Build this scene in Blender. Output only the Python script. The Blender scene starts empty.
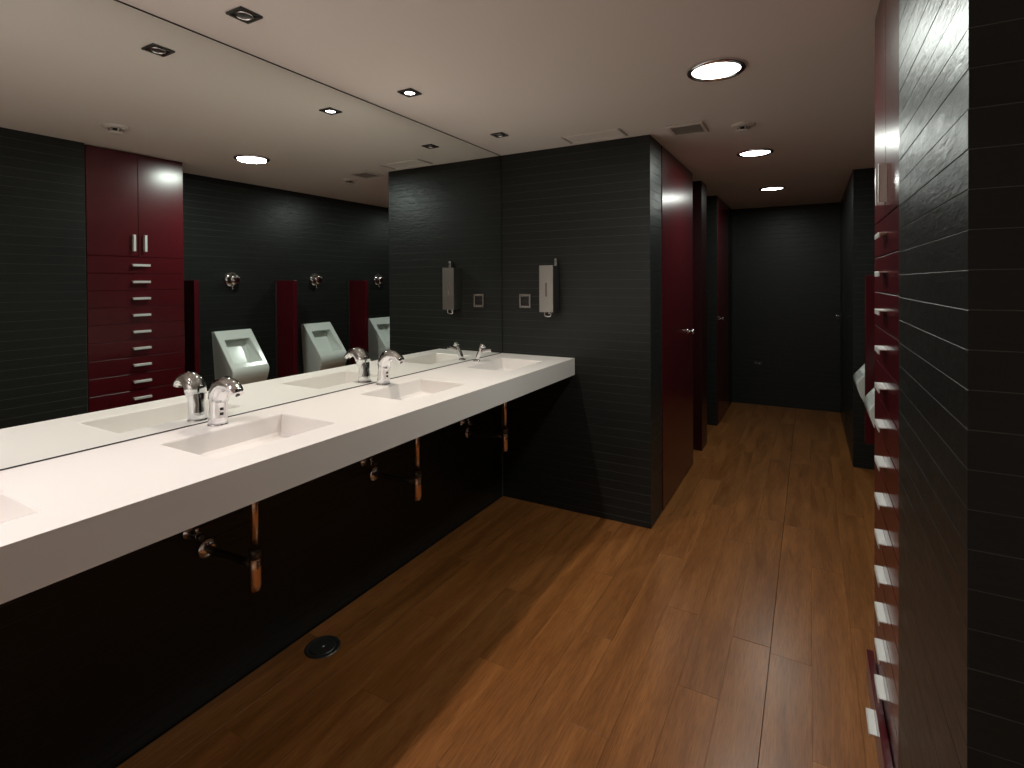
import bpy, bmesh, math, random
from mathutils import Vector, Matrix
random.seed(7)
S = bpy.context.scene
COL = S.collection

# ------------------------------------------------------------------ camera
H = 2.25                      # ceiling height
CAM = Vector((1.7706, -1.4473, 1.4143))
F = Vector((-0.49046846, 0.87140521, -0.00967724))
R = Vector((0.87145886, 0.49043349, -0.00586842))
U = R.cross(F)
cam = bpy.data.cameras.new('camera')
cam_ob = bpy.data.objects.new('camera', cam)
COL.objects.link(cam_ob)
M = Matrix.Identity(4)
for i in range(3):
    M[i][0], M[i][1], M[i][2], M[i][3] = R[i], U[i], -F[i], CAM[i]
cam_ob.matrix_world = M
cam.sensor_width = 36.0
cam.lens = 529.105 / 1024 * 36
cam.shift_y = -96.42 / 1024
cam.clip_start = 0.02
S.camera = cam_ob

# ------------------------------------------------------------------ world, exposure
w = bpy.data.worlds.new('world'); S.world = w
w.use_nodes = True
w.node_tree.nodes['Background'].inputs[0].default_value = (0.01, 0.01, 0.01, 1)
w.node_tree.nodes['Background'].inputs[1].default_value = 0.0
S.view_settings.view_transform = 'Standard'
S.view_settings.look = 'None'
S.view_settings.gamma = 1.0
S.view_settings.use_curve_mapping = False
S.view_settings.exposure = 0.0
DOWNLIGHT_W = 11.0            # round ceiling downlights
SPOT_W = 38.0                 # small spots over the vanity that are switched on
NEAR_SPOT_W = 31.0

# ------------------------------------------------------------------ materials
def new_mat(name):
    m = bpy.data.materials.new(name); m.use_nodes = True
    nt = m.node_tree
    return m, nt, nt.nodes['Principled BSDF']

def plain(name, col, rough=.5, metal=0.0, spec=.5, coat=0.0, bump=0.0, bscale=60, var=0.06):
    """one colour with a little procedural mottling and fine relief"""
    m, nt, b = new_mat(name)
    N, L = nt.nodes, nt.links
    geo = N.new('ShaderNodeNewGeometry')
    nz = N.new('ShaderNodeTexNoise'); nz.inputs['Scale'].default_value = bscale; nz.inputs['Detail'].default_value = 3
    L.new(geo.outputs['Position'], nz.inputs['Vector'])
    mx = N.new('ShaderNodeMixRGB'); mx.blend_type = 'MIX'
    L.new(nz.outputs['Fac'], mx.inputs['Fac'])
    mx.inputs['Color1'].default_value = (*[c * (1 - var) for c in col], 1)
    mx.inputs['Color2'].default_value = (*[min(1, c * (1 + var)) for c in col], 1)
    L.new(mx.outputs['Color'], b.inputs['Base Color'])
    b.inputs['Roughness'].default_value = rough
    b.inputs['Metallic'].default_value = metal
    b.inputs['Specular IOR Level'].default_value = spec
    b.inputs['Coat Weight'].default_value = coat
    b.inputs['Coat Roughness'].default_value = .08
    if bump:
        bp = N.new('ShaderNodeBump'); bp.inputs['Strength'].default_value = bump; bp.inputs['Distance'].default_value = .002
        L.new(nz.outputs['Fac'], bp.inputs['Height']); L.new(bp.outputs['Normal'], b.inputs['Normal'])
    return m

def emis(name, col, s):
    m, nt, b = new_mat(name)
    b.inputs['Base Color'].default_value = (*col, 1)
    b.inputs['Emission Color'].default_value = (*col, 1)
    b.inputs['Emission Strength'].default_value = s
    return m

def slate(name, col=(.0148, .0164, .0152), rough=.36, spec=.3):
    m, nt, b = new_mat(name)
    N, L = nt.nodes, nt.links
    geo = N.new('ShaderNodeNewGeometry')
    info = N.new('ShaderNodeObjectInfo')
    mp = N.new('ShaderNodeMapping'); mp.inputs['Scale'].default_value = (5, 5, 95)
    L.new(geo.outputs['Position'], mp.inputs['Vector'])
    st = N.new('ShaderNodeTexNoise'); st.inputs['Scale'].default_value = 1.6; st.inputs['Detail'].default_value = 6; st.inputs['Roughness'].default_value = .6
    L.new(mp.outputs['Vector'], st.inputs['Vector'])
    mp2 = N.new('ShaderNodeMapping'); mp2.inputs['Scale'].default_value = (9, 9, 26)
    L.new(geo.outputs['Position'], mp2.inputs['Vector'])
    cl = N.new('ShaderNodeTexNoise'); cl.inputs['Scale'].default_value = 2.2; cl.inputs['Detail'].default_value = 5; cl.inputs['Distortion'].default_value = .6
    L.new(mp2.outputs['Vector'], cl.inputs['Vector'])
    # colour: striation + tile to tile drift
    mx = N.new('ShaderNodeMixRGB')
    mx.inputs['Color1'].default_value = (*[c * .72 for c in col], 1)
    mx.inputs['Color2'].default_value = (*[c * 1.3 for c in col], 1)
    L.new(st.outputs['Fac'], mx.inputs['Fac'])
    mm = N.new('ShaderNodeMapRange'); mm.inputs['To Min'].default_value = .93; mm.inputs['To Max'].default_value = 1.07
    L.new(info.outputs['Random'], mm.inputs['Value'])
    hs = N.new('ShaderNodeHueSaturation'); L.new(mm.outputs['Result'], hs.inputs['Value'])
    L.new(mx.outputs['Color'], hs.inputs['Color']); L.new(hs.outputs['Color'], b.inputs['Base Color'])
    rr = N.new('ShaderNodeMapRange'); rr.inputs['To Min'].default_value = rough - .08; rr.inputs['To Max'].default_value = rough + .1
    L.new(cl.outputs['Fac'], rr.inputs['Value']); L.new(rr.outputs['Result'], b.inputs['Roughness'])
    b.inputs['Specular IOR Level'].default_value = spec
    ad = N.new('ShaderNodeMath'); ad.operation = 'MULTIPLY_ADD'; ad.inputs[1].default_value = .35
    L.new(st.outputs['Fac'], ad.inputs[0]); L.new(cl.outputs['Fac'], ad.inputs[2])
    bp = N.new('ShaderNodeBump'); bp.inputs['Strength'].default_value = .35; bp.inputs['Distance'].default_value = .0035
    L.new(ad.outputs['Value'], bp.inputs['Height']); L.new(bp.outputs['Normal'], b.inputs['Normal'])
    return m

def wood(name):
    m, nt, b = new_mat(name)
    N, L = nt.nodes, nt.links
    geo = N.new('ShaderNodeNewGeometry'); info = N.new('ShaderNodeObjectInfo')
    mul = N.new('ShaderNodeMath'); mul.operation = 'MULTIPLY'; mul.inputs[1].default_value = 37.0
    L.new(info.outputs['Random'], mul.inputs[0])
    cmb = N.new('ShaderNodeCombineXYZ'); L.new(mul.outputs[0], cmb.inputs['Y']); L.new(mul.outputs[0], cmb.inputs['Z'])
    add = N.new('ShaderNodeVectorMath'); add.operation = 'ADD'
    L.new(geo.outputs['Position'], add.inputs[0]); L.new(cmb.outputs[0], add.inputs[1])
    mp = N.new('ShaderNodeMapping'); mp.inputs['Scale'].default_value = (140, 5.5, 1); L.new(add.outputs[0], mp.inputs['Vector'])
    fine = N.new('ShaderNodeTexNoise'); fine.inputs['Scale'].default_value = 2.2; fine.inputs['Detail'].default_value = 5; fine.inputs['Roughness'].default_value = .65
    L.new(mp.outputs[0], fine.inputs['Vector'])
    mp2 = N.new('ShaderNodeMapping'); mp2.inputs['Scale'].default_value = (11, 1.1, 1); L.new(add.outputs[0], mp2.inputs['Vector'])
    broad = N.new('ShaderNodeTexNoise'); broad.inputs['Scale'].default_value = 1.3; broad.inputs['Detail'].default_value = 3; broad.inputs['Distortion'].default_value = .8
    L.new(mp2.outputs[0], broad.inputs['Vector'])
    r1 = N.new('ShaderNodeValToRGB')
    r1.color_ramp.elements[0].position = .3; r1.color_ramp.elements[0].color = (.215, .077, .0190, 1)
    r1.color_ramp.elements[1].position = .72; r1.color_ramp.elements[1].color = (.355, .141, .0410, 1)
    L.new(broad.outputs['Fac'], r1.inputs['Fac'])
    r2 = N.new('ShaderNodeValToRGB')
    r2.color_ramp.elements[0].position = .33; r2.color_ramp.elements[0].color = (.44, .40, .36, 1)
    r2.color_ramp.elements[1].position = .62; r2.color_ramp.elements[1].color = (1, 1, 1, 1)
    L.new(fine.outputs['Fac'], r2.inputs['Fac'])
    mx = N.new('ShaderNodeMixRGB'); mx.blend_type = 'MULTIPLY'; mx.inputs['Fac'].default_value = .75
    L.new(r1.outputs[0], mx.inputs['Color1']); L.new(r2.outputs[0], mx.inputs['Color2'])
    mm = N.new('ShaderNodeMapRange'); mm.inputs['To Min'].default_value = .90; mm.inputs['To Max'].default_value = 1.08
    L.new(info.outputs['Random'], mm.inputs['Value'])
    hs = N.new('ShaderNodeHueSaturation'); L.new(mm.outputs[0], hs.inputs['Value']); L.new(mx.outputs[0], hs.inputs['Color'])
    L.new(hs.outputs[0], b.inputs['Base Color'])
    b.inputs['Roughness'].default_value = .29
    b.inputs['Specular IOR Level'].default_value = .5
    bp = N.new('ShaderNodeBump'); bp.inputs['Strength'].default_value = .12; bp.inputs['Distance'].default_value = .001
    L.new(fine.outputs['Fac'], bp.inputs['Height']); L.new(bp.outputs['Normal'], b.inputs['Normal'])
    return m

SLATE = slate('charcoal_slate')
GROUT = plain('grey_grout', (.12, .117, .110), .8, bump=.3, bscale=200)
WOOD = wood('brown_laminate')
SUB = plain('subfloor', (.02, .012, .008), .9)
PLASTER = plain('warm_white_plaster', (.86, .80, .75), .9, spec=.1, bump=.05, bscale=90, var=.012)
WHITE = plain('white_solid_surface', (.83, .80, .775), .38, spec=.45, var=.01)
RED = plain('dark_red_lacquer', (.066, .0034, .0068), .25, spec=.6, var=.05, bscale=8)
MAROON = plain('dark_maroon_laminate', (.024, .0016, .003), .3, var=.05, bscale=8)
REDEDGE = plain('dark_red_board_core', (.05, .004, .008), .5)
CHROME = plain('polished_chrome', (.78, .78, .80), .07, metal=1, var=.02)
STEEL = plain('brushed_steel', (.42, .41, .39), .34, metal=1, var=.08, bscale=140)
HANDLE = plain('satin_nickel', (.86, .85, .83), .36, metal=.5, var=.02)
TANMETAL = plain('tan_metal', (.80, .56, .38), .25, metal=1, var=.1)  # metal with an orange-tan tint, for the drain pipes and traps
CERAMIC = plain('glazed_white_ceramic', (.70, .74, .70), .16, spec=.5, coat=.3, var=.01)
BLACK = plain('black_plastic', (.008, .008, .008), .4)
DARKMETAL = plain('dark_metal', (.10, .10, .095), .35, metal=.8)
RUBBER = plain('grey_hose', (.05, .05, .055), .45, metal=.5)
PLASTIC = plain('off_white_plastic', (.68, .63, .59), .5)
GRILLE = plain('grey_grille_plastic', (.46, .42, .39), .6)
WINDOW = plain('grey_brown_window', (.16, .13, .12), .25)
MIRROR = plain('mirror_silver', (.86, .90, .875), .0, metal=1, var=.0)
BLUELENS = emis('lit_diffuser', (1.0, .975, .95), 14)
SPOTLENS = emis('lit_spot_lens', (.95, .96, 1.0), 18)
DEADLENS = plain('unlit_reflector', (.20, .20, .20), .3, metal=.9)
DOORDARK = plain('charcoal_laminate', (.017, .018, .0165), .3)

# ------------------------------------------------------------------ mesh helpers
class B:
    """collects shapes in one bmesh, .obj() links them as ONE mesh object"""
    def __init__(s): s.bm = bmesh.new()
    def box(s, x0, x1, y0, y1, z0, z1, bev=0.0, seg=1):
        t = bmesh.new()
        v = [t.verts.new(c) for c in ((x0,y0,z0),(x1,y0,z0),(x1,y1,z0),(x0,y1,z0),(x0,y0,z1),(x1,y0,z1),(x1,y1,z1),(x0,y1,z1))]
        for f in ((3,2,1,0),(4,5,6,7),(0,1,5,4),(1,2,6,5),(2,3,7,6),(3,0,4,7)):
            t.faces.new([v[i] for i in f])
        if bev: bmesh.ops.bevel(t, geom=list(t.edges), offset=bev, segments=seg, profile=.5, affect='EDGES')
        s.merge(t); return s
    def merge(s, t):
        mp = {}
        for v in t.verts: mp[v] = s.bm.verts.new(v.co)
        for f in t.faces:
            try:
                n = s.bm.faces.new([mp[v] for v in f.verts]); n.smooth = f.smooth
            except ValueError: pass
        t.free()
    def tube(s, pts, rad, n=16, caps=True, squash=None):
        """lofted round tube along pts; rad one number or one per point"""
        pts = [Vector(p) for p in pts]
        if not hasattr(rad, '__len__'): rad = [rad] * len(pts)
        rings = []; up = None
        for i, p in enumerate(pts):
            d = (pts[min(i+1, len(pts)-1)] - pts[max(i-1, 0)]).normalized()
            if up is None: up = Vector((0, 1, 0)) if abs(d.y) < .9 else Vector((1, 0, 0))
            a = d.cross(up).normalized(); b = a.cross(d).normalized(); up = b
            sa, sb = squash[i] if squash else (1, 1)
            rings.append([s.bm.verts.new(p + a*math.cos(2*math.pi*k/n)*rad[i]*sa + b*math.sin(2*math.pi*k/n)*rad[i]*sb) for k in range(n)])
        for r0, r1 in zip(rings, rings[1:]):
            for k in range(n):
                f = s.bm.faces.new((r0[k], r0[(k+1) % n], r1[(k+1) % n], r1[k])); f.smooth = True
        if caps:
            s.bm.faces.new(rings[0][::-1]); s.bm.faces.new(rings[-1])
        return s
    def lathe(s, prof, origin, axis=(0,0,1), n=32):
        """prof: list of (r, h) along axis"""
        o = Vector(origin); ax = Vector(axis).normalized()
        t = Vector((1,0,0)) if abs(ax.x) < .9 else Vector((0,1,0))
        a = ax.cross(t).normalized(); b = ax.cross(a)
        rings = []
        for r, h in prof:
            if r < 1e-6: rings.append([s.bm.verts.new(o + ax*h)])
            else: rings.append([s.bm.verts.new(o + ax*h + a*math.cos(2*math.pi*k/n)*r + b*math.sin(2*math.pi*k/n)*r) for k in range(n)])
        for r0, r1 in zip(rings, rings[1:]):
            for k in range(n):
                k2 = (k+1) % n
                if len(r0) == 1 and len(r1) == 1: continue
                if len(r0) == 1: f = s.bm.faces.new((r0[0], r1[k], r1[k2]))
                elif len(r1) == 1: f = s.bm.faces.new((r0[k], r1[0], r0[k2]))
                else: f = s.bm.faces.new((r0[k], r1[k], r1[k2], r0[k2]))
                f.smooth = True
        return s
    def faces(s, verts, faces, smooth=False):
        v = [s.bm.verts.new(c) for c in verts]
        for f in faces:
            n = s.bm.faces.new([v[i] for i in f]); n.smooth = smooth
        return s
    def mesh(s, name, mat):
        bmesh.ops.recalc_face_normals(s.bm, faces=s.bm.faces)
        me = bpy.data.meshes.new(name); s.bm.to_mesh(me); s.bm.free()
        me.materials.append(mat); return me
    def obj(s, name, mat, parent=None, loc=(0,0,0), rot=(0,0,0)):
        return link(name, s.mesh(name, mat), parent, loc, rot)

def link(name, me, parent=None, loc=(0,0,0), rot=(0,0,0)):
    o = bpy.data.objects.new(name, me); COL.objects.link(o)
    o.parent = parent; o.location = loc; o.rotation_euler = rot
    return o
def tag(o, label=None, cat=None, group=None, kind=None):
    if label: o['label'] = label
    if cat: o['category'] = cat
    if group: o['group'] = group
    if kind: o['kind'] = kind
    return o
def thing(name, label, cat, loc=(0,0,0), rz=0, group=None):
    o = link(name, None, None, loc, (0,0,rz)); o.empty_display_size = .05
    return tag(o, label, cat, group)
def copy_tree(o, parent=None):
    c = o.copy(); COL.objects.link(c); c.parent = parent
    for ch in [k for k in bpy.data.objects if k.parent == o]: copy_tree(ch, c)
    return c
def struct(o, label=None):
    o['kind'] = 'structure'
    if label: o['label'] = label
    return o

# ------------------------------------------------------------------ tile courses
ROW = .0516; Z0 = .034            # joints measured from the corner pier
def courses():
    z = [0.0, Z0]
    while z[-1] + ROW < H - .01: z.append(z[-1] + ROW)
    z.append(H); return z
ZS = courses()
GAP = .0012; PROUD = .0012
tile_cache = {}
def tile_mesh(length, h):
    k = (round(length, 4), round(h, 4))
    if k not in tile_cache:
        tile_cache[k] = B().box(0, length, 0, PROUD, 0, h - GAP, .0004).mesh('tile', SLATE)
    return tile_cache[k]
def tiles(parent, origin, ang, length, zlo=0, zhi=H):
    """one object per course. local x runs along the wall, local -y is the outside"""
    for a, b in zip(ZS, ZS[1:]):
        if a < zlo - .001 or b > zhi + .001 or b - a < .012: continue
        j = random.uniform(-.0004, .0002)
        o = link('tile', tile_mesh(length, b - a), parent, (0,0,0), (0,0,ang))
        n = Vector((math.sin(ang), -math.cos(ang), 0))
        o.location = Vector(origin) + n*j + Vector((0, 0, a + GAP/2))
def tiles_joined(parent, segs, zlo=0, zhi=H):
    """far or tiny courses: real geometry, one mesh. segs: (origin, ang, length, piece)"""
    b = B()
    for org, ang, length, piece in segs:
        c, s = math.cos(ang), math.sin(ang)
        for i, (z0, z1) in enumerate(zip(ZS, ZS[1:])):
            if z0 < zlo - .001 or z1 > zhi + .001 or z1 - z0 < .012: continue
            x = 0.0; first = piece * (.5 if i % 2 else 1.0)
            while x < length - 1e-4:
                e = min(length, x + (first if x == 0 else piece))
                if length - e < .05: e = length
                j = random.uniform(-.0003, .0003)
                p = lambda lx, ly, z: (org[0] + c*lx - s*ly, org[1] + s*lx + c*ly, z)
                g = GAP*.4
                x0, x1 = x + (g if x > 0 else 0), e - (g if e < length else 0)
                k = .0004
                vs = [p(x0, PROUD, z0+g), p(x1, PROUD, z0+g), p(x1, PROUD, z1-g), p(x0, PROUD, z1-g),
                      p(x0+k, j, z0+g+k), p(x1-k, j, z0+g+k), p(x1-k, j, z1-g-k), p(x0+k, j, z1-g-k)]
                b.faces(vs, ((4,5,6,7),(0,1,5,4),(1,2,6,5),(2,3,7,6),(3,0,4,7)))
                x = e
    o = b.obj('tile_courses', SLATE, parent); o['kind'] = 'stuff'; return o

# ------------------------------------------------------------------ the setting
XE, YE = .980, 1.563           # vanity end wall
XR, YN, YC0, YC1 = 1.948, -.566, .045, .605
XU = 2.305                     # urinal wall
XP, YP = 2.055, 3.30           # far right pier
YB = 5.20                      # back wall
YF = -2.40; XO = 2.80
PI = math.pi

floor = struct(B().box(-.02, XO, YF, YB+.1, -.06, -.008).obj('floor', SUB), 'brown wood laminate floor')
# planks run along y
PW, PL = .1372, 1.21
plank_cache = {}
def plank_mesh(l, wd):
    k = (round(l, 3), round(wd, 3))
    if k not in plank_cache:
        plank_cache[k] = B().box(0, wd - .0005, 0, l - .0007, -.008, 0, .0003).mesh('plank', WOOD)
    return plank_cache[k]
x_joint = 1.6395
xs = []
x = x_joint
while x > 0: xs.append(x); x -= PW
x = x_joint + PW
while x < XO: xs.append(x); x += PW
xs = sorted(xs); xs = [0.0] + xs + [XO]
for i, (xa, xb) in enumerate(zip(xs, xs[1:])):
    if xb - xa < .01: continue
    wide = .0016 if abs(xb - x_joint) < .001 else 0.0       # the one open seam
    off = .805 if abs(xb - x_joint) < .001 else ((i * 7) % 11) / 11 * PL
    y = YF; ends = []
    s = off
    while s > YF: s -= PL
    s += PL
    while s < YB: ends.append(s); s += PL
    ends = [YF] + [e for e in ends if e - YF > .02 and YB - e > .02] + [YB]
    for ya, yb in zip(ends, ends[1:]):
        cross = .0011 if abs(yb - .805) < .001 and wide else 0.0
        link('plank', plank_mesh(yb - ya - cross, xb - xa - wide), floor, (xa, ya, 0))

ceiling = struct(B().box(-.02, XO, YF, YB+.1, H, H+.1).obj('ceiling', PLASTER), 'plain warm white ceiling')

# left wall: dark courses under the counter, the mirror covers the rest
wl = struct(B().box(-.12, -.009, YF, YE, 0, H).obj('wall_left', GROUT), 'dark tiled wall under and behind the mirror')
tiles_joined(wl, [((-.009 + PROUD, YF + .001, 0), PI/2, YE - .002 - YF, 9.0)], zhi=.87)

# vanity end wall = first stall block
we = struct(B().box(-.12, XE - PROUD, YE + PROUD, 2.80, 0, H).obj('wall_end', GROUT), 'charcoal tiled end wall beyond the vanity')
tiles(we, (.0005, YE, 0), 0, XE - .0005)
tiles_joined(we, [((XE, YE + .001, 0), PI/2, .262, 9.0)])
def knob(parent, loc, axis):
    k = B().lathe([(.0, .0), (.022, 0), (.022, .004), (.009, .006), (.008, .022), (.016, .028), (.019, .038), (.014, .046), (0, .048)], loc, axis, 20).obj('door_knob', CHROME, parent)
    return k
d1 = struct(B().box(XE - .003, XE + .004, 1.832, 2.795, .008, H - .004, .0012).obj('door_1', RED), 'dark red lacquered door on the first stall block')
knob(d1, (XE + .004, 2.60, 1.045), (1, 0, 0))

# stall pier and second block
wp = struct(B().box(.30, XE + .008, 3.16, 3.40, 0, H).obj('wall_stall_pier', MAROON), 'narrow dark red stall pier')
ws = struct(B().box(.20, XE - PROUD, 4.03 + PROUD, YB + .1, 0, H).obj('wall_stall_block', GROUT), 'dark tiled far stall block')
tiles_joined(ws, [((.21, 4.03, 0), 0, XE - .21, 9.0), ((XE, 4.031, 0), PI/2, .06, 9.0), ((XE, 4.86, 0), PI/2, YB - 4.862, 9.0)])
d2 = struct(B().box(XE - .003, XE + .004, 4.095, 4.855, .008, H - .004, .0012).obj('door_2', RED), 'dark red lacquered door near the corridor end')
knob(d2, (XE + .004, 4.14, 1.045), (1, 0, 0))
struct(B().box(.20, .30, 2.80, 4.04, 0, H).obj('wall_stall_recess', DOORDARK), 'dark wall deep between the stall blocks')

wb = struct(B().box(.9, XO, YB + PROUD, YB + .12, 0, H).obj('wall_back', GROUT), 'charcoal tiled wall closing the corridor')
tiles_joined(wb, [((XE, YB, 0), 0, XP - XE, 9.0)])

# far right pier
wr = struct(B().box(XP + PROUD, XO, YP + PROUD, YB + .05, 0, H).obj('wall_right_pier', GROUT), 'dark tiled pier right of the corridor')
tiles_joined(wr, [((XP, YP, 0), 0, XU + .02 - XP, 9.0), ((XP, 4.32, 0), -PI/2, 4.32 - YP - .001, 9.0)])
d3 = struct(B().box(XP - .002, XP + .003, 4.33, 5.15, .008, H - .02, .001).obj('door_3', DOORDARK), 'dark flush door at the corridor end')
knob(d3, (XP - .002, 5.06, 1.045), (-1, 0, 0))

# urinal wall
wu = struct(B().box(XU + PROUD, XO, YC0, YP + .01, 0, H).obj('wall_right', GROUT), 'charcoal tiled wall behind the urinals')
tiles_joined(wu, [((XU, YP - .001, 0), -PI/2, YP - YC1, 9.0)])

# near right corner block
wc = struct(B().box(XR + PROUD, XO, YN + PROUD, YC0 - .004, 0, H).obj('wall_corner', GROUT), 'charcoal tiled corner block beside the cabinet')
tiles(wc, (XR, YC0 - .005, 0), -PI/2, YC0 - .005 - YN)
tiles(wc, (XR + .0008, YN, 0), 0, XO - XR - .001)
# entrance bay behind the camera
struct(B().box(XO, XO + .1, YF, YB, 0, H).obj('wall_entrance', PLASTER), 'plastered side wall of the entrance bay')
struct(B().box(-.12, XO + .1, YF - .1, YF, 0, H).obj('wall_front', PLASTER), 'plastered wall behind the viewer')

# ------------------------------------------------------------------ mirror
YV0 = -2.39                    # near end of the vanity
ZC, TC, XC = .9488, .1023, .515
mir = thing('wall_mirror', 'large frameless mirror filling the wall above the white counter', 'mirror', (0, 0, ZC))
B().box(-.0065, -.0005, YV0, YE - .005, .0035, H - ZC - .003).obj('glass', MIRROR, mir)
B().box(-.0088, -.0067, YV0, YE - .001, .0005, H - ZC - .0005).obj('backing', BLACK, mir)

B().box(-.0009, .0012, YE - .0062, YE - .0008, .001, H - ZC - .001).obj('dark_gap_strip', BLACK, mir)  # black strips stand in for the shaded gaps around the glass
B().box(-.0009, .0012, YV0, YE - .001, H - ZC - .004, H - ZC - .0006).obj('dark_gap_strip', BLACK, mir)
B().box(-.0009, .0012, YV0, YE - .001, .0006, .0036).obj('dark_gap_strip', BLACK, mir)

# ------------------------------------------------------------------ vanity counter
van = thing('vanity_counter', 'long white solid-surface counter with sunken rectangular basins under the mirror', 'counter', (0, 0, ZC - TC))
BX0, BX1 = .115, .392
BY = [-1.958, -1.182, -.407, .372, 1.158]; BW = .206; BD = .088
b = B()
T = TC
ys = [YV0]
for c in BY: ys += [c - BW, c + BW]
ys.append(YE - .001)
xsv = [-.004, BX0, BX1, XC]
def quad(a, bb, c, d): b.faces([a, bb, c, d], ((0, 1, 2, 3),))
for j in range(len(ys) - 1):
    for i in range(3):
        if i == 1 and j % 2 == 1: continue
        quad((xsv[i], ys[j], T), (xsv[i+1], ys[j], T), (xsv[i+1], ys[j+1], T), (xsv[i], ys[j+1], T))
e0, e1 = ys[0], ys[-1]
quad((XC, e0, 0), (XC, e1, 0), (XC, e1, T), (XC, e0, T))
quad((-.004, e0, 0), (-.004, e0, T), (-.004, e1, T), (-.004, e1, 0))
quad((-.004, e0, 0), (XC, e0, 0), (XC, e0, T), (-.004, e0, T))
quad((-.004, e1, 0), (-.004, e1, T), (XC, e1, T), (XC, e1, 0))
quad((-.004, e0, 0), (-.004, e1, 0), (XC, e1, 0), (XC, e0, 0))
bmesh.ops.remove_doubles(b.bm, verts=b.bm.verts, dist=1e-5)
b.obj('countertop', WHITE, van)
def basin_mesh():
    b = B()
    x0, x1, w_, d0, d1_ = BX0, BX1, BW, T - .070, T - BD
    k = .010
    # top ring, softened lip, sloping floor (deeper to the front)
    rings = [[(x0, -w_, T), (x1, -w_, T), (x1, w_, T), (x0, w_, T)],
             [(x0+.003, -w_+.003, T-.004), (x1-.003, -w_+.003, T-.004), (x1-.003, w_-.003, T-.004), (x0+.003, w_-.003, T-.004)],
             [(x0+.012, -w_+.010, d0+k), (x1-.006, -w_+.010, d1_+k), (x1-.006, w_-.010, d1_+k), (x0+.012, w_-.010, d0+k)],
             [(x0+.022, -w_+.020, d0), (x1-.016, -w_+.020, d1_), (x1-.016, w_-.020, d1_), (x0+.022, w_-.020, d0)]]
    vs = [p for r in rings for p in r]
    fs = []
    for q in range(3):
        for i in range(4):
            fs.append((q*4+i, q*4+(i+1) % 4, q*4+4+(i+1) % 4, q*4+4+i))
    fs.append((12, 13, 14, 15))
    b.faces(vs, fs)
    return b.mesh('basin', WHITE)
bm_ = basin_mesh()
slot_me = B().box(.30, .372, -.085, .085, T - BD + .0005, T - BD + .004, .001).mesh('drain_cover', WHITE)
waste_me = B().lathe([(0, 0), (.016, 0), (.018, -.0015), (.0185, -.003)], (0, 0, 0)).mesh('drain', CHROME)
for c in BY:
    bo = link('basin', bm_, van, (0, c, 0))
    link('drain', waste_me, bo, (.25, 0, T - .0775))

# ------------------------------------------------------------------ taps
def sensor_tap(label, y):
    t = thing('basin_tap', label, 'tap', (.058, y, ZC), 0, 'domed chrome taps on the counter')
    b = B()
    b.lathe([(0, 0), (.0318, 0), (.0318, .003), (.030, .0065)], (0, 0, 0), (0, 0, 1), 32)
    b.obj('base_ring', CHROME, t)
    b = B()
    b.tube([(0,0,.006), (.001,0,.03), (.003,0,.06), (.006,0,.085), (.012,0,.103)], [.0305, .0275, .0265, .028, .0285], 28)
    bo = b.obj('body', CHROME, t)
    b = B()   # domed head that leans forward into the spout
    b.tube([(.004,0,.086), (.012,0,.108), (.026,0,.128), (.048,0,.139), (.074,0,.137), (.097,0,.125), (.112,0,.112)],
           [.0315, .0335, .0315, .0275, .024, .0205, .0165], 28,
           squash=[(1,1),(1,1),(1,1.05),(.9,1.1),(.8,1.15),(.75,1.2),(.7,1.2)])
    b.bm.verts.ensure_lookup_table()
    b.obj('head', CHROME, t)
    B().lathe([(0, -.003), (.007, -.003), (.008, 0), (.008, .006), (0, .006)], (.107, 0, .108), (-.55, 0, .83), 18).obj('aerator', DARKMETAL, t)
    for zz in (.040, .056):
        B().box(.0245, .0305, -.010, .001, zz - .0045, zz + .0045, .001).obj('indicator', BLACK, bo)
    return t
sensor_tap('domed chrome tap at the nearest fully visible basin, with two black marks on its body', -.400)
sensor_tap('domed chrome tap at the middle basin, between the other two taps', .382)

t = thing('lever_tap', 'slim slanted chrome tap with thin spout, at the basin by the end wall', 'tap', (.052, 1.176, ZC))
B().lathe([(0, 0), (.021, 0), (.021, .004), (.016, .008)], (0, 0, 0)).obj('base_ring', CHROME, t)
B().tube([(0,0,.005), (.010,0,.03), (.024,0,.058), (.036,0,.082)], [.0135, .0135, .0145, .014], 20).obj('body', CHROME, t)
B().lathe([(0, -.004), (.0125, -.004), (.0175, .003), (.0185, .011), (.014, .019), (0, .022)], (.038, 0, .086), (.45, 0, .89), 20).obj('push_knob', CHROME, t)
B().tube([(.022,0,.052), (.05,0,.062), (.08,0,.069), (.105,0,.070)], [.0105, .0105, .0095, .0085], 16).obj('spout', CHROME, t)

# ------------------------------------------------------------------ traps and valves under the counter
def trap(label, y):
    zb = ZC - TC
    t = thing('bottle_trap', label, 'drain pipe', (.25, y, .445), 0, 'tan metal bottle traps under the counter')
    z = lambda v: v - .445
    B().tube([(0,0,z(.555)), (0,0,z(zb))], .0125, 18).obj('tailpipe', TANMETAL, t)
    B().lathe([(.0125, z(.583)), (.019, z(.583)), (.0195, z(.572)), (.0195, z(.556)), (.0125, z(.553))], (0,0,0), (0,0,1), 24).obj('nut', DARKMETAL, t)
    B().lathe([(.012, z(.553)), (.018, z(.550)), (.019, z(.52)), (.019, z(.47)), (.016, z(.452)), (.0, z(.446))], (0,0,0), (0,0,1), 24).obj('trap_cup', TANMETAL, t)
    B().tube([(-.012,0,z(.530)), (-.05,0,z(.530)), (-.20,0,z(.522)), (-.256,0,z(.522))], [.0125]*4, 16).obj('outlet_arm', DARKMETAL, t)
    B().lathe([(.0125, 0), (.033, 0), (.031, .004), (.020, .010), (.0125, .011)], (-.2545, 0, z(.522)), (1,0,0), 24).obj('escutcheon', CHROME, t)
    return t
trap('tan metal drain pipe and trap under the nearest fully visible basin', -.404)
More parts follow.
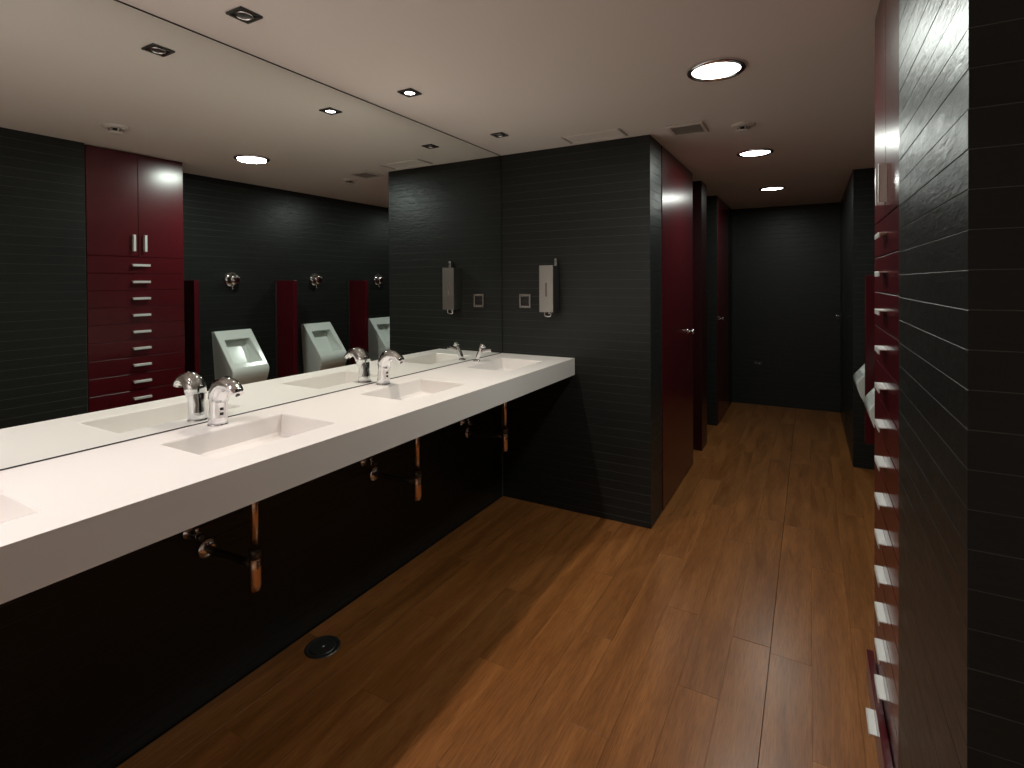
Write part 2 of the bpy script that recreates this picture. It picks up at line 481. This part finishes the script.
trap('tan metal drain pipe and trap under the middle basin', .385)
trap('tan metal drain pipe and trap under the basin by the end wall', 1.163)

def valve(label, y):
    t = thing('angle_valve', label, 'valve', (0, y, .60), 0, 'angle valves under the counter')
    B().lathe([(0, 0), (.022, 0), (.021, .003), (.012, .006), (.010, .03), (.010, .045), (.012, .047), (.012, .058), (0, .058)], (-.0045, 0, 0), (1,0,0), 20).obj('body', CHROME, t)
    B().lathe([(0, 0), (.012, 0), (.012, .014), (.008, .018), (0, .018)], (.052, 0, 0), (1,0,0), 16).obj('handwheel', DARKMETAL, t)
    B().tube([(.038,0,.008), (.038,0,.025)], .007, 12).obj('outlet', CHROME, t)
    B().tube([(.038,0,.025), (.040,.01,.07), (.046,.03,.13), (.052,.05,.19), (.055,.06,.248)], .0055, 10).obj('hose', RUBBER, t)
valve('small chrome angle valve left of the nearest drain pipe', -.463)
valve('small chrome angle valve left of the middle drain pipe', .318)
valve('small chrome angle valve left of the drain pipe by the end wall', 1.10)

t = thing('floor_drain', 'round dark metal drain cover set in the wood floor under the counter', 'drain', (.118, -.030, 0))
B().lathe([(.0, .0005), (.050, .0005), (.053, .003), (.062, .0035), (.066, .002), (.067, 0)], (0,0,0), (0,0,1), 40).obj('rim', DARKMETAL, t)
B().lathe([(0, .004), (.046, .004), (.049, .0035), (.0495, .001)], (0,0,0), (0,0,1), 40).obj('cover', DARKMETAL, t)
B().lathe([(0, .0058), (.006, .0055), (.007, .004)], (0,0,0), (0,0,1), 16).obj('screw', STEEL, t)

# ------------------------------------------------------------------ end wall fittings
t = thing('soap_dispenser', 'tall narrow brushed steel soap dispenser on the end wall', 'dispenser', (.368, YE, 1.232))
B().box(-.046, .046, -.094, -.002, 0, .285, .003).obj('body', STEEL, t)
B().box(-.0465, .0465, -.0945, -.0925, .0, .2855, .0008).obj('front_cover', STEEL, t)
B().box(-.006, .006, -.0958, -.0940, .095, .180, .001).obj('level_window', WINDOW, t)
B().tube([(-.022,-.070,.002), (-.022,-.070,-.018), (-.018,-.072,-.026), (0,-.073,-.028), (.018,-.072,-.026), (.022,-.070,-.018), (.022,-.070,.002)], .0045, 10).obj('push_lever', CHROME, t)
B().tube([(0,-.05,.002), (0,-.05,-.014)], .006, 10).obj('nozzle', CHROME, t)
lk = B().box(.024, .042, -.030, -.004, .284, .330, .004, 2).obj('lock_tab', STEEL, t)
B().lathe([(0,0),(.004,0),(.004,.002),(0,.002)], (.033, -.0302, .312), (0,-1,0), 12).obj('keyhole', BLACK, lk)

t = thing('wall_socket', 'small square chrome framed socket on the end wall above the counter', 'socket', (.176, YE, 1.294))
b = B()
for (x0, x1, z0, z1) in ((-.041, -.028, -.045, .045), (.028, .041, -.045, .045), (-.028, .028, .030, .045), (-.028, .028, -.045, -.030)):
    b.box(x0, x1, -.011, -.0005, z0, z1, .002)
b.obj('frame', CHROME, t)
B().box(-.028, .028, -.006, -.0005, -.030, .030, .001).obj('insert', BLACK, t)
for sx in (-.010, .010):
    B().lathe([(0, .0), (.003, 0), (.003, .001), (0, .001)], (sx, -.0065, 0), (0,-1,0), 10).obj('socket_hole', DARKMETAL, t)

# ------------------------------------------------------------------ storage cabinet
cab = thing('storage_cabinet', 'tall dark red cabinet with two doors over a stack of drawers', 'cabinet', (XR + .004, YC0, 0))
CW = YC1 - YC0
B().box(.020, XU - XR - .004, .001, CW, 0, H - .003, .001).obj('body', RED, cab)
ZD = 1.590; DP = .1055
def bar_handle(parent, y0, y1, z0, z1, xf):
    """L-shaped lip pull: a plate standing off the front with its outer edge turned"""
    b = B()
    if y1 - y0 > z1 - z0:
        b.box(xf - .0185, xf, y0, y1, z1 - .003, z1, .0006); b.box(xf - .0195, xf - .0165, y0, y1, z0, z1, .0006)
    else:
        b.box(xf - .0185, xf, y0, y0 + .003, z0, z1, .0006); b.box(xf - .0195, xf - .0165, y0, y1, z0, z1, .0006)
    return b.obj('handle', HANDLE, parent)
mid = CW / 2
for k, (a, e, hy) in enumerate(((.003, mid - .0012, .2505), (mid + .0012, CW - .002, .3155))):
    d = B().box(0, .0185, a, e, ZD + .0015, H - .006, .0012).obj('door', RED, cab)
    bar_handle(d, hy - .007, hy + .007, ZD + .035, ZD + .140, 0)
B().box(.004, .0185, .003, CW - .002, .004, ZD - 14 * DP - .0015, .001).obj('plinth', RED, cab)
for i in range(14):
    z1 = ZD - i * DP - .0015; z0 = ZD - (i + 1) * DP + .0015
    out = -.021 if i == 13 else 0.0
    d = B().box(0, .0185, .003, CW - .002, z0, z1, .0012).obj('drawer', RED, cab, (out, 0, 0))
    zc = (z0 + z1) / 2
    bar_handle(d, .238, .340, zc - .007, zc + .007, 0)
    if out: B().box(.0185, .30, .02, CW - .02, z0 + .01, z0 + .075).obj('drawer_box', REDEDGE, d)

# ------------------------------------------------------------------ urinals, buttons, dividers
def urinal_mesh():
    """local: +x out of the wall, y across, z height above floor"""
    W = .157
    prof = [(0, 1.052), (.034, 1.057), (.254, .778), (.266, .756), (.264, .724), (.246, .668), (.212, .605), (.166, .548), (.108, .495), (.045, .457), (0, .447)]
    taper = [1, 1, 1, 1, 1, .985, .95, .90, .84, .78, .76]
    b = bmesh.new()
    L_ = [b.verts.new((d, -W*t_, z)) for (d, z), t_ in zip(prof, taper)]
    R_ = [b.verts.new((d, W*t_, z)) for (d, z), t_ in zip(prof, taper)]
    n = len(prof)
    for i in range(n - 1):
        if i == 1: continue
        f = b.faces.new((L_[i], L_[i+1], R_[i+1], R_[i])); f.smooth = i >= 2
    for side in (L_, R_): b.faces.new(side)
    # sloped face with a sunken bowl
    p0 = Vector((prof[1][0], 0, prof[1][1])); p1 = Vector((prof[2][0], 0, prof[2][1]))
    inn = Vector((-(p0.z - p1.z), 0, -(p1.x - p0.x))).normalized()
    def P(t_, y, depth): 
        q = p0.lerp(p1, t_) + inn * depth; q.y = y; return b.verts.new(q)
    rim = [P(.24, -.108, 0), P(.24, .108, 0), P(.90, .126, 0), P(.90, -.126, 0)]
    rim2 = [P(.25, -.104, .006), P(.25, .104, .006), P(.885, .121, .006), P(.885, -.121, .006)]
    bot = [P(.13, -.100, .066), P(.13, .100, .066), P(.80, .085, .085), P(.80, -.085, .085)]
    out = [L_[1], R_[1], R_[2], L_[2]]
    for A_, B_ in ((out, rim), (rim, rim2), (rim2, bot)):
        for i in range(4):
            b.faces.new((A_[i], A_[(i+1) % 4], B_[(i+1) % 4], B_[i]))
    b.faces.new(bot)
    bmesh.ops.recalc_face_normals(b, faces=b.faces)
    es = [e for e in b.edges if e.verts[0] in out and e.verts[1] in out]
    es += [e for e in b.edges if (e.verts[0] in L_ and e.verts[1] in L_) or (e.verts[0] in R_ and e.verts[1] in R_)]
    bmesh.ops.bevel(b, geom=list(set(es)), offset=.006, segments=3, profile=.5, affect='EDGES')
    me = bpy.data.meshes.new('body'); b.to_mesh(me); b.free(); me.materials.append(CERAMIC)
    return me
u_me = urinal_mesh()
spr_me = B().box(.0, .006, -.05, .05, -.012, .012, .002).mesh('rinse_slot', DARKMETAL)
drain_me = B().lathe([(0, .003), (.010, .003), (.014, 0)], (0,0,0), (1,0,0), 16).mesh('drain_dot', CHROME)
UY = [1.158, 1.990, 2.822]
ulab = ['white angular ceramic urinal nearest the red cabinet', 'white angular ceramic urinal in the middle of the row of three', 'white angular ceramic urinal farthest from the red cabinet']
blab = ['round chrome flush button above the urinal nearest the cabinet', 'round chrome flush button above the middle urinal', 'round chrome flush button above the farthest urinal']
for y, lb, bl in zip(UY, ulab, blab):
    t = thing('urinal', lb, 'urinal', (XU - .001, y, -.012), PI, 'white urinals along the right wall')
    bo = link('body', u_me, t)
    link('drain_dot', drain_me, t, (.140, 0, .762), (0, -.67, 0))
    f = thing('flush_button', bl, 'flush button', (XU - .001, y + .005, 1.452), PI, 'flush buttons above the urinals')
    B().lathe([(0, 0), (.062, 0), (.062, .008), (.055, .020), (.044, .026)], (0,0,0), (1,0,0), 28).obj('rosette', CHROME, f)
    B().lathe([(.044, .022), (.045, .050), (.040, .064), (.024, .073), (0, .075)], (0,0,0), (1,0,0), 28).obj('push_cap', CHROME, f)
    B().tube([(.024, 0, -.04), (.024, 0, -.078)], .012, 12).obj('outlet', CHROME, f)
dlab = ['dark red upright panel beside the cabinet, before the first urinal', 'dark red upright panel between the first and second urinals', 'dark red upright panel between the second and farthest urinals']
for y, lb in zip((.735, 1.572, 2.410), dlab):
    t = thing('urinal_divider', lb, 'divider', (XU, y, .42), 0, 'red dividers between the urinals')
    B().box(-.240, -.001, 0, .035, 0, 1.025, .003, 2).obj('panel', RED, t)
    B().box(-.016, -.0008, -.004, .039, .01, 1.015, .001).obj('wall_channel', DARKMETAL, t)

# ------------------------------------------------------------------ ceiling fittings
def downlight(label, x, y, k=1.0):
    t = thing('ceiling_downlight', label, 'downlight', (x, y, H), 0, 'round lit ceiling downlights')
    B().lathe([(.088, -.002), (.090, -.011), (.098, -.014), (.108, -.011), (.112, -.001), (.088, -.0005)], (0,0,0), (0,0,1), 48).obj('trim_ring', CHROME, t)
    B().lathe([(.0885, -.003), (.086, -.007), (.05, -.0095), (0, -.0105)], (0,0,0), (0,0,1), 40).obj('diffuser', BLUELENS, t)
    la = bpy.data.lights.new('downlight_lamp', 'AREA'); la.shape = 'DISK'; la.size = .17; la.energy = DOWNLIGHT_W * k
    la.color = (.92, 1.0, .92); la.spread = math.radians(180)
    o = link('lamp', la, t, (0, 0, -.018))
downlight('large lit round downlight in the foreground ceiling', 1.449, .772)
downlight('lit round downlight in the middle of the corridor', 1.462, 2.321, .62)
downlight('lit round downlight farthest down the corridor', 1.475, 3.856, .40)

def spotlight(label, x, y, on, watts=0, col=(1.0, .87, .76)):
    t = thing('recessed_spotlight', label, 'spotlight', (x, y, H), 0, 'small square spotlights above the counter')
    b = B(); o, i_ = .038, .027
    for (x0, x1, y0, y1) in ((-o, o, -o, -i_), (-o, o, i_, o), (-o, -i_, -i_, i_), (i_, o, -i_, i_)):
        b.box(x0, x1, y0, y1, -.007, -.0002, .0015)
    b.obj('frame', DARKMETAL, t)
    B().box(-i_, i_, -i_, i_, -.0015, -.0002).obj('housing', BLACK, t)
    B().lathe([(.0265, -.0015), (.0265, -.006), (.024, -.0075), (.0225, -.004)], (0,0,0), (0,0,1), 28).obj('lamp_ring', CHROME, t)
    B().lathe([(0, -.0055), (.012, -.005), (.0228, -.0035)], (0,0,0), (0,0,1), 24).obj('lens', SPOTLENS if on else DEADLENS, t)
    if on:
        la = bpy.data.lights.new('spot_lamp', 'SPOT'); la.energy = watts; la.spot_size = math.radians(128); la.spot_blend = .55
        la.shadow_soft_size = .02; la.color = col
        link('lamp', la, t, (0, 0, -.012))
SX = .245
spotlight('unlit small square spotlight above the nearest fully visible basin', SX, -.416, False)
spotlight('lit small square spotlight above the middle basin', SX, .360, True, SPOT_W)
spotlight('unlit small square spotlight above the basin by the end wall', SX, 1.130, False)
spotlight('lit small square spotlight nearest the viewer, just out of view over the counter', SX, -1.192, True, NEAR_SPOT_W, (1.0, .905, .88))
spotlight('unseen square spotlight added behind the viewer to brighten the ceiling', SX, -1.968, True, NEAR_SPOT_W * 1.35, (1.0, .905, .88))  # unseen extra spot, added to lift the ceiling brightness at the near end

def detector(label, x, y):
    t = thing('smoke_detector', label, 'smoke detector', (x, y, H), 0, 'ceiling smoke detectors')
    B().lathe([(0, -.012), (.052, -.012), (.060, -.006), (.061, 0)], (0,0,0), (0,0,1), 32).obj('base', PLASTIC, t)
    b = B()
    for k in range(6):
        a = 2*PI*k/6
        b.tube([(.030*math.cos(a), .030*math.sin(a), -.011), (.027*math.cos(a), .027*math.sin(a), -.032)], .004, 8)
    b.obj('cage', GRILLE, t)
    B().lathe([(0, -.040), (.022, -.039), (.032, -.034), (.033, -.030), (0, -.029)], (0,0,0), (0,0,1), 28).obj('sensor_head', PLASTIC, t)
    B().lathe([(.018, -.011), (.018, -.030)], (0,0,0), (0,0,1), 20).obj('sensor_core', BLACK, t)
detector('round smoke detector beyond the foreground downlight', 1.459, 1.635)
detector('round smoke detector seen only in the mirror, above the red cabinet', 1.421, -.030)

t = thing('ceiling_vent', 'square louvred vent at the corner of the end wall', 'vent', (1.190, 1.545, H))
b = B()
for (x0, x1, y0, y1) in ((-.095, .095, -.10, -.078), (-.095, .095, .078, .10), (-.095, -.075, -.078, .078), (.075, .095, -.078, .078)):
    b.box(x0, x1, y0, y1, -.012, -.0002, .003)
b.obj('frame', PLASTIC, t)
B().box(-.075, .075, -.078, .078, -.002, -.0002).obj('backing', PLASTIC, t)
for k in range(9):
    y = -.070 + k * .0175
    B().faces([(-.075, y, -.010), (.075, y, -.010), (.075, y + .012, -.003), (-.075, y + .012, -.003),
               (-.075, y, -.0115), (.075, y, -.0115), (.075, y + .012, -.0045), (-.075, y + .012, -.0045)],
              ((0,1,2,3),(7,6,5,4),(0,1,5,4),(2,3,7,6),(1,2,6,5),(3,0,4,7))).obj('slat', GRILLE, t)

t = thing('slot_diffuser', 'long narrow plastered air slot in the ceiling beside the end wall', 'vent', (.695, 1.432, H))
b = B()
for (x0, x1, y0, y1) in ((-.168, .168, -.075, -.066), (-.168, .168, .066, .075)):
    b.box(x0, x1, y0, y1, -.006, -.0002, .002)
b.obj('frame', PLASTER, t)
B().box(-.160, .160, -.066, .066, -.0025, -.0002).obj('panel', PLASTER, t)
for sx in (-1, 1):
    B().box(sx*.168 - .007, sx*.168 + .007, -.078, .078, -.007, -.0002, .002).obj('end_clip', GRILLE, t)

# ------------------------------------------------------------------ low fitting on the back wall
t = thing('wall_fitting', 'tiny chrome double fitting low on the wall at the corridor end', 'fitting', (1.254, YB, .476))
B().box(-.045, .045, -.004, -.0005, -.016, .016, .001).obj('plate', DARKMETAL, t)
for sx in (-.022, .022):
    B().lathe([(0, .014), (.009, .012), (.012, 0)], (sx, -.004, 0), (0,-1,0), 16).obj('stud', CHROME, t)
